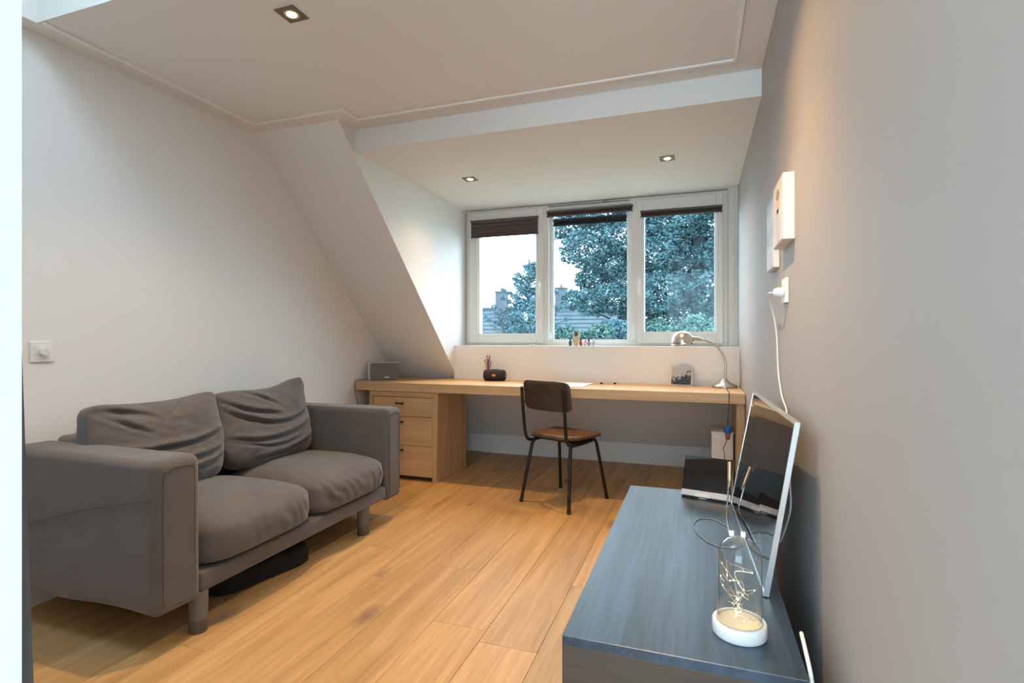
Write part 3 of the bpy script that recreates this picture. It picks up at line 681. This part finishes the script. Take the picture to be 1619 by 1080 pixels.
# simple seated figure printed on it: shirt and head
def disc(bm, cy, cz, ry, rz, x0, n=24):
    vs = [bm.verts.new((x0, cy+ry*math.cos(2*PI*k/n), cz+rz*math.sin(2*PI*k/n))) for k in range(n)]
    vb = [bm.verts.new((x0+.0006, v.co.y, v.co.z)) for v in vs]
    bm.faces.new(vs); bm.faces.new(vb[::-1])
    for k in range(n): bm.faces.new((vs[k], vs[(k+1) % n], vb[(k+1) % n], vb[k]))
    bmesh.ops.recalc_face_normals(bm, faces=bm.faces[:])
b = B(); disc(b, 1.965, 1.492, .055, .055, XR-.0362); obj('printed_shirt', b, mat('print_shirt', (.55, .55, .64), .6), ob)
b = B(); disc(b, 1.965, 1.565, .030, .036, XR-.0362); obj('printed_face', b, mat('print_face', (.72, .46, .33), .6), ob)
b = B(); disc(b, 1.965, 1.592, .032, .018, XR-.0366); obj('printed_hair', b, mat('print_hair', (.30, .20, .12), .6), ob)
c2 = thing('canvas_print', 'thinner pale blue canvas behind the portrait canvas on the taupe wall', 'picture', (XR, 2.30, 1.383), 0, 'canvases on the taupe wall')
obj('canvas', bx(XR-.020, XR, 2.200, 2.400, 1.383, 1.655, bev=.002), M_cvs, c2)
obj('picture', bx(XR-.0212, XR-.020, 2.203, 2.397, 1.386, 1.652), print_mat('blue_print', [(.0, (.62, .70, .78)), (.3, (.78, .80, .84)), (.5, (.42, .56, .74)), (.72, (.72, .78, .84)), (1, (.36, .48, .64))], 'Z', 22, 0, .27, .5), c2)
so = thing('wall_socket', 'white double wall socket with a plug, below the canvases', 'socket', (XR, 2.03, 1.235))
obj('plate', bx(XR-.010, XR, 1.985, 2.075, 1.238, 1.322, bev=.002), M_white, so)
b = B(); lathe(b, [(.020, 0), (.021, .002), (.018, .002), (.018, -.004)], (XR-.010, 2.03, 1.28), 20, Matrix.Rotation(-PI/2, 4, 'Y')); obj('socket_rim', b, M_white, so, smooth=True)
pl = thing('white_plug', 'white plug in the wall socket with its cable leaving downwards', 'plug', (XR-.03, 2.03, 1.26))
b = B(); lathe(b, [(0, 0), (.017, 0), (.017, .018), (.012, .030), (0, .031)], (XR-.0105, 2.03, 1.275), 18, Matrix.Rotation(-PI/2, 4, 'Y')); obj('body', b, M_white, pl, smooth=True)
b = B()
tube(b, smooth_path([(XR-.038, 2.03, 1.275), (.236, 2.09, 1.277), (.248, 2.19, 1.262), (.268, 2.215, 1.20), (.277, 2.21, 1.12), (.278, 2.18, 1.00), (.279, 2.12, .93), (.279, 2.06, .90), (.277, 1.98, .88), (.274, 1.93, .82), (.272, 1.90, .72), (.272, 1.87, .66), (.268, 1.83, .60), (.262, 1.86, .54), (.250, 1.90, .47), (.240, 1.92, .456)], 6), .0028, 7)
tag(obj('power_cable', b, M_cable, smooth=True), 'white cable from the wall socket down behind the leaning screen', 'cable')

# ------------------------------------------------------------------ low bench
BZ = .45
bench = thing('media_bench', 'low dark wood media bench along the taupe wall', 'bench', (-.045, 1.82, 0))
X0, X1, Y0, Y1 = -.290, .205, 1.175, 2.47
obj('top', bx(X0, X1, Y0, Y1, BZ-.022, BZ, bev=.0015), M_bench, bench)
obj('end_panel', bx(X0, X1, Y0+.001, Y0+.022, .0, BZ-.022, bev=.001), M_benchf, bench)
obj('end_panel', bx(X0, X1, Y1-.022, Y1-.001, .0, BZ-.022, bev=.001), M_benchf, bench)
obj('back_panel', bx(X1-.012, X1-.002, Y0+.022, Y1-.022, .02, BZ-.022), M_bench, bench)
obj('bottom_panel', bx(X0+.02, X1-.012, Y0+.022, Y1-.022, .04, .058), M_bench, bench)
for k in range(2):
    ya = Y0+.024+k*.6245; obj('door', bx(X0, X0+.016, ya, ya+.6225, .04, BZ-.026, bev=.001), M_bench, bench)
# white power strip end poking up between bench and wall
b = B(); tube(b, smooth_path([(.216, 1.19, .40), (.213, 1.21, .445), (.211, 1.25, .468), (.211, 1.30, .480)], 4), .0042, 8)
tube(b, smooth_path([(.216, 1.19, .40), (.222, 1.185, .30), (.24, 1.18, .02)], 4), .0038, 8)
tag(obj('white_cable_end', b, M_cable, smooth=True), 'thick white cable in the gap between bench end and taupe wall', 'cable')

# ------------------------------------------------------------------ leaning screen
tv = thing('leaning_screen', 'large glossy dark flat screen with silver edges leaning against the taupe wall', 'screen', (.16, 1.92, BZ))
def tvp(yv, zv, off):   # point on the tilted plane; off = towards wall
    xb = .160 + (.123-.160)*(yv-1.515)/(2.32-1.515); xt = .232+(.206-.232)*(yv-1.515)/(2.32-1.515)
    k = (zv-BZ)/.45; return Vector((xb+(xt-xb)*k+off, yv, zv))
def slab(y0, y1, z0, z1, o0, o1):
    b = B(); hexa(b, [tvp(y0, z0, o0), tvp(y1, z0, o0), tvp(y1, z0, o1), tvp(y0, z0, o1), tvp(y0, z1, o0), tvp(y1, z1, o0), tvp(y1, z1, o1), tvp(y0, z1, o1)]); return b
ZT = .905
obj('display', slab(1.521, 2.314, BZ+.012, ZT-.006, 0, .004), M_screen, tv)
obj('back_cover', slab(1.519, 2.316, BZ+.008, ZT-.004, .004, .0105), mat('silver_back', (.45, .45, .45), .4, .5), tv)
b = B()
for a in (slab(1.515, 1.521, BZ+.003, ZT, -.0015, .0115), slab(2.314, 2.320, BZ+.003, ZT, -.0015, .0115), slab(1.521, 2.314, ZT-.006, ZT, -.0015, .0115), slab(1.521, 2.314, BZ+.003, BZ+.012, -.0015, .0115)): merge(b, a)
obj('bezel', b, M_silver, tv)
for q in (1.60, 2.22):
    b = slab(q-.02, q+.02, BZ+.0005, BZ+.003, -.0015, .010); obj('rubber_foot', b, M_black, tv)

# small tilted screen beside it
ss = thing('small_screen', 'small black screen with silver lower bar tilted back at the far bench end', 'screen', (.026, 2.345, BZ), math.radians(-13))
Tt = Matrix.Rotation(math.radians(-26), 4, 'X')
def sp2(n, bm, m, par=None): bm.transform(Tt); return obj(n, bm, m, par or ss, local=True)
hw = .098
sp2('display', bx(-hw, hw, -.001, .003, .034, .178), M_screen)
sp2('back_shell', bx(-hw, hw, .003, .013, .006, .178, bev=.001), M_silver)
b = B(); box(b, -hw, hw, -.002, .003, .006, .034, .001); sp2('lower_bar', b, mat('silver_bar', (.42, .42, .43), .4, .5))
b = B(); lathe(b, [(0, 0), (.034, 0), (.032, .004), (0, .005)], (-.01, -.002, .012), 24, Matrix.Diagonal((1, 1, .35, 1)) @ Matrix.Rotation(PI/2, 4, 'X')); sp2('thumb_notch', b, mat('notch_grey', (.50, .50, .50), .4, .3))
b = B(); hexa(b, [(-.05, .085, .0005), (.05, .085, .0005), (.05, .095, .0005), (-.05, .095, .0005), (-.05, .052, .10), (.05, .052, .10), (.05, .058, .10), (-.05, .058, .10)]); obj('rear_stand', b, M_silver, ss, local=True)
b = B(); box(b, -hw+.005, hw-.005, -.004, .020, .0005, .010, .001); obj('foot_strip', b, M_black, ss, local=True)
# cable from screen to the dome, looped cable on the bench
b = B(); tube(b, smooth_path([(.118, 2.30, .560), (.114, 2.275, .545), (.110, 2.265, .50), (.106, 2.245, .456), (.100, 2.12, .4535), (.100, 2.03, .4535), (.101, 1.93, .4535)], 6), .0032, 8)
tag(obj('screen_cable', b, M_silver, smooth=True), 'pale cable running from the small screen along the bench towards the glass dome', 'cable')
b = B(); tube(b, [(.1185, 2.298, .625), (.1175, 2.290, .56)], .0085, 10); tube(b, [(.1175, 2.290, .56), (.1165, 2.282, .53)], [.0085, .004], 10)
tag(obj('cable_plug', b, mat('brass_plug', (.75, .52, .32), .3, .7), smooth=True), 'copper-coloured plug standing in the corner between the two screens', 'plug')
b = B(); tube(b, smooth_path([(.10, 2.03, .4525), (.05, 2.10, .4525), (.0, 2.08, .4525), (-.015, 1.98, .4525), (.03, 1.86, .4525), (.09, 1.83, .4525), (.13, 1.87, .4525), (.12, 2.0, .4525)], 7), .0016, 6)
tag(obj('looped_wire', b, M_gcable, smooth=True), 'thin looped wire lying on the bench in front of the small screen', 'cable')

# ------------------------------------------------------------------ glass dome
dx, dy = .088, 1.315
gd = thing('glass_dome', 'glass dome with wire fairy lights on a white round base, near bench end', 'glass dome', (dx, dy, BZ))
b = B(); lathe(b, [(0, .0005), (.056, .0005), (.058, .003), (.058, .027), (.056, .030), (.050, .030), (.049, .026), (0, .026)], (dx, dy, BZ), 48); obj('base', b, M_white, gd, smooth=True)
b = B(); lathe(b, [(0, .0262), (.046, .0262), (.046, .0275), (0, .028)], (dx, dy, BZ), 36); obj('glow_plate', b, mat('warm_plate', (.75, .66, .48), .6, emit=(1, .75, .4), es=.08), gd, smooth=True)
R = .0475; pr = [(R, .028), (R, .172)]+[(R*math.cos(a), .172+R*1.0*math.sin(a)) for a in [PI/2*k/10 for k in range(1, 11)]]
b = B(); lathe(b, pr, (dx, dy, BZ), 40); obj('glass', b, M_dome, gd, smooth=True, angle=80)
b = B(); lathe(b, [(R*.985, .028), (R*.985, .031), (R*1.03, .031), (R*1.03, .028)], (dx, dy, BZ), 40); obj('glass_rim', b, mat('glass_rim', (.75, .73, .65), .2, trans=.5), gd, smooth=True)
b = B()
for s in (-1, 1): box(b, dx-.004+s*.012-.005, dx-.004+s*.012+.005, dy-.003, dy+.003, BZ+.2185, BZ+.230, .001)
obj('top_clip', b, M_white, gd)
rw = random.Random(11); b = B()
def wire(n, z0, z1, seedv):
    pts = []; q = random.Random(seedv); a = q.uniform(0, 6.28); r0 = .02
    for k in range(n):
        t = k/(n-1); a += q.uniform(-1.6, 2.2); r0 = min(.040, max(.006, r0+q.uniform(-.015, .016)))
        pts.append((dx+r0*math.cos(a), dy+r0*math.sin(a), BZ+z0+(z1-z0)*t+q.uniform(-.014, .014)*(1 if 0 < k < n-1 else 0)))
    return smooth_path(pts, 6)
WIRES = [wire(9, .032, .15, 3), wire(8, .035, .10, 8), wire(8, .05, .165, 21), wire(9, .032, .12, 33), wire(7, .06, .15, 47)]
for wv in WIRES: tube(b, wv, .0006, 5)
# twisted pairs of bare ends
for wv in WIRES:
    for k in range(5, len(wv)-3, 7):
        p = wv[k]; d = Vector((rw.uniform(-1, 1), rw.uniform(-1, 1), rw.uniform(-.6, 1))).normalized(); tip = p+d*.016
        if (Vector((tip.x-dx, tip.y-dy, 0))).length < .042: tube(b, [p, tip], .0008, 5)
obj('wire_tangle', b, M_copper, gd, smooth=True)
M_led = mat('tiny_lights', (1, .9, .7), .3, emit=(1, .78, .45), es=1.5)
for wv in WIRES:
    for k in range(3, len(wv)-1, 8):
        b = B(); p = wv[k]; lathe(b, [(0, -.002), (.0014, -.001), (.0014, .001), (0, .002)], p, 6); obj('tiny_bulb', b, M_led, gd, smooth=True)

# ------------------------------------------------------------------ dark board by the door jamb
b = B(); hexa(b, [(-.80, .262, 0), (-.441, .262, 0), (-.441, .270, 0), (-.80, .270, 0), (-.86, .262, 1.11), (-.502, .262, 1.11), (-.502, .270, 1.11), (-.86, .270, 1.11)])
tag(obj('leaning_board', b, M_dgrey), 'dark grey slanted board edge beside the white door jamb at far left', 'board')

# ------------------------------------------------------------------ outdoors
def foliage(name, par, blobs, n, size, m, seed, flat=.6):
    q = random.Random(seed); vs = []; fs = []
    tot = sum(r[3]**2 for r in blobs)
    for (bx_, by_, bz_, br, sq) in [(*c[:4], c[4] if len(c) > 4 else 1) for c in blobs]:
        for k in range(int(n*br*br/tot)):
            while True:
                p = Vector((q.uniform(-1, 1), q.uniform(-1, 1), q.uniform(-1, 1)))
                if .0 < p.length < 1: break
            p = p.normalized()*(p.length**.45)*br*(1+.35*noise.noise(p*3+Vector((bx_, by_, bz_)))); p.z *= sq
            c = Vector((bx_, by_, bz_))+p
            d = Vector((q.gauss(0, 1), q.gauss(0, 1), q.gauss(0, 1)*flat)).normalized(); e = d.cross(Vector((q.gauss(0, 1), q.gauss(0, 1), q.gauss(0, 1)))).normalized()
            s = size*q.uniform(.6, 1.4); i = len(vs)
            vs += [c-d*s, c+e*s*.45, c+d*s, c-e*s*.45]; fs.append((i, i+1, i+2, i+3))
    o_ = ORG[par.name]; me = bpy.data.meshes.new(name); me.from_pydata([tuple(v-o_) for v in vs], [], fs); me.materials.append(m)
    o = bpy.data.objects.new(name, me); C.objects.link(o); o.parent = par; o['kind'] = 'stuff'; return o
def leafmat(name, c, v=.35):
    m = mat(name, c, .7, vary=(1.6, v)); return m
M_leafA = leafmat('pine_needles', (.038, .088, .098)); M_leafB = leafmat('blue_conifer', (.040, .092, .108)); M_leafC = leafmat('bush_leaves', (.042, .095, .082)); M_bark = mat('bark', (.022, .030, .033), .9)
def branch(b, p0, p1, r0, r1, q, w=.12):
    p0, p1 = Vector(p0), Vector(p1); L = (p1-p0).length; pts = [p0]+[p0.lerp(p1, t)+Vector((q.uniform(-w, w), q.uniform(-w, w), q.uniform(-w, w)))*L*.35 for t in (.33, .66)]+[p1]
    pts = smooth_path(pts, 4); tube(b, pts, [r0+(r1-r0)*i/(len(pts)-1) for i in range(len(pts))], 6)
GZ = -6.0
# big pine
pt = thing('pine_tree', 'large blue-green pine filling the right and middle windows', 'tree', (.14, 18.2, GZ))
q = random.Random(4); b = B(); branch(b, (.14, 18.2, GZ), (.14, 18.2, 8.5), .40, .14, q, .03)
crown = []
spec = [(-3.05, 3.9, .50), (-2.6, 3.3, .55), (-2.25, 4.2, .6), (-2.4, 2.55, .42), (-1.95, 2.9, .5), (-2.9, 2.05, .30), (-2.45, 1.98, .38), (-1.95, 2.05, .45), (-1.6, 3.6, .6), (-1.5, 2.5, .55), (-1.2, 4.3, .6), (-1.3, 1.8, .5), (-.9, 3.1, .65), (-.8, 2.2, .6), (-.5, 4.0, .7), (-.3, 1.6, .55), (-.2, 2.9, .7), (.2, 3.7, .7), (.3, 2.2, .6), (.7, 3.0, .65), (.9, 4.1, .6), (.9, 1.8, .6), (1.3, 2.5, .55), (1.35, 3.5, .45), (1.5, 1.7, .6), (-.6, 5.0, .8), (.4, 4.9, .8), (-1.7, 5.0, .7), (-2.8, 4.8, .6), (1.4, 4.7, .5)]
for (cx, cz, cr) in spec:
    yy = 18.0+q.uniform(-.8, .8); kk = yy/13.0
    crown.append((cx*kk+.0, yy, 1.12+(cz-1.12)*kk, cr*1.5, .75)); branch(b, (.14, 18.2, max(GZ+3, cz-1.0)), (cx*kk, yy, 1.12+(cz-1.12)*kk-.1), .07, .02, q)
obj('trunk', b, M_bark, pt, smooth=True)
foliage('foliage', pt, crown, 150000, .058, M_leafA, 7)
# blue conifer left
ct = thing('conifer_tree', 'pointed blue-grey conifer with sparse branches seen in the left window', 'tree', (-2.66, 8.5, GZ))
q = random.Random(9); b = B(); branch(b, (-2.66, 8.5, GZ), (-2.66, 8.5, 2.43), .13, .015, q, .01); cr = [(-2.66, 8.5, 2.22, .10, 1.6), (-2.64, 8.5, 2.0, .15, 1.3), (-2.69, 8.5, 1.75, .23, 1), (-2.63, 8.5, 1.4, .4, 1)]
for k in range(34):
    z = 1.1+1.25*(k/34); ln = (2.40-z)*.62+.05; a = q.uniform(0, 6.28); tip = Vector((-2.66+math.cos(a)*ln, 8.5+math.sin(a)*ln*.6, z+ln*.35)); branch(b, (-2.66, 8.5, z-.05), tip, .018, .005, q, .08)
    for t in (.5, .75, 1.0): c = Vector((-2.66, 8.5, z-.05)).lerp(tip, t); cr.append((c.x, c.y, c.z, .048, .7))
obj('trunk', b, M_bark, ct, smooth=True); foliage('foliage', ct, cr, 14000, .022, M_leafB, 3)
# bare twiggy tree at left edge
bt = thing('bare_tree', 'small bare twiggy tree low in the left window, left of the conifer', 'tree', (-3.70, 10.5, GZ))
q = random.Random(2); b = B(); branch(b, (-3.70, 10.5, GZ), (-3.70, 10.5, 1.2), .09, .04, q, .02)
for k in range(40):
    a = q.uniform(0, PI); z0 = q.uniform(.8, 1.4); p0 = Vector((-3.70, 10.5, z0)); p1 = p0+Vector((math.cos(a)*q.uniform(.2, .65), q.uniform(-.3, .3), q.uniform(.15, .75))); branch(b, p0, p1, .014, .004, q, .15)
    for j in range(3): pm = p0.lerp(p1, q.uniform(.4, .9)); branch(b, pm, pm+Vector((q.uniform(-.25, .25), q.uniform(-.1, .1), q.uniform(.02, .25))), .006, .003, q, .1)
obj('branches', b, M_bark, bt, smooth=True)
# bushes
def bush(label, x, y, r, z, m, seed, n=9000):
    kk = (11.6, 13.3, 15.0)[seed % 3]/y; x *= kk; y *= kk; r *= .92; z = 1.12+(z-1.12)*kk
    t = thing('bush', label, 'bush', (x, y, GZ)); q = random.Random(seed); b = B(); branch(b, (x, y, GZ), (x, y, z), .12, .04, q, .03); bl = []
    for k in range(9):
        c = (x+q.uniform(-r, r)*.8, y+q.uniform(-.4, .4), z+q.uniform(-.5, .22)*r, r*.42, .9); bl.append(c); branch(b, (x, y, z-r*.9), c[:3], .03, .01, q)
    obj('branches', b, M_bark, t, smooth=True); foliage('foliage', t, bl, n, .042, m, seed)
bush('blue-green tree crown low in the left window in front of the grey roof', -3.9, 12.2, .8, 1.05, M_leafB, 31)
bush('rounded green tree crown below the conifer, right side of the left window', -3.05, 11.6, .75, 1.15, M_leafC, 32)
bush('green tree crown at the lower left of the middle window', -2.62, 12.6, .7, 1.2, M_leafC, 33)
bush('dense green tree crown at the foot of the middle window', -1.7, 12.0, .7, 1.22, M_leafB, 34)
bush('green tree crown at the lower left of the right window', -.9, 12.2, .7, 1.25, M_leafC, 35)
bush('leafy green tree crown at the lower middle of the right window', -.1, 12.0, .7, 1.25, M_leafC, 36)
bush('green tree crown at the lower right corner of the right window', .6, 12.4, .7, 1.2, M_leafB, 37)
# houses with tiled roofs
M_tile = mat('grey_roof_tile', (.034, .050, .060), .7, vary=(3, .2)); M_brick = mat('grey_brick', (.05, .06, .07), .9, vary=(9, .25), bump=(18, .4, .02)); M_rend = mat('pale_brick', (.05, .05, .05), .9)
def house(label, x0, x1, y, zr, chim):
    t = thing('house', label, 'house', ((x0+x1)/2, y, GZ))
    obj('wall', bx(x0+.2, x1-.2, y-3.4, y+3.4, GZ, zr-3.0), M_rend, t)
    b = B(); prism(b, [(y-4, zr-3.3), (y, zr), (y+4, zr-3.3), (y+4, zr-3.5), (y, zr-.22), (y-4, zr-3.5)], x0, x1); rf = obj('roof', b, M_tile, t)
    for k in range(14):
        f = (k+.5)/14*.98; yy = y-4*f; zz = zr-3.3*f
        obj('tile_course', bx(x0, x1, yy-.03, yy+.03, zz+.0, zz+.05), M_tile, rf)
    n = int((x1-x0)/.34)
    b = B()
    for k in range(n): xa = x0+k*.34; box(b, xa+.01, xa+.33, y-.11, y+.11, zr-.05, zr+.08, .02, 1)
    o = obj('ridge_tiles', b, M_tile, t); o['kind'] = 'stuff'
    for cx, ch, cw in chim:
        c = obj('chimney', bx(cx-cw/2, cx+cw/2, y-.3, y+.3, zr-.4, zr+ch), M_brick, t)
        obj('chimney_cap', bx(cx-cw/2-.04, cx+cw/2+.04, y-.34, y+.34, zr+ch, zr+ch+.07), M_rend, c)
        b = B(); lathe(b, [(0, 0), (.09, 0), (.07, .22), (0, .22)], (cx, y, zr+ch+.07), 12); obj('chimney_pot', b, mat('pot_clay', (.12, .07, .06), .8), c, smooth=True)
house('far house with ridge-tiled grey roof and chimney, middle window', -9.2, -2.8, 30, 2.93, [(-7.45, 1.0, .62)])
house('far house with a plain grey roof and wide chimney, left window', -19.5, -9.9, 30, 2.86, [(-11.1, .95, .62)])
struct('ground', bx(-40, 40, 5.2, 70, GZ-.1, GZ), mat('grass_ground', (.08, .11, .05), .9))
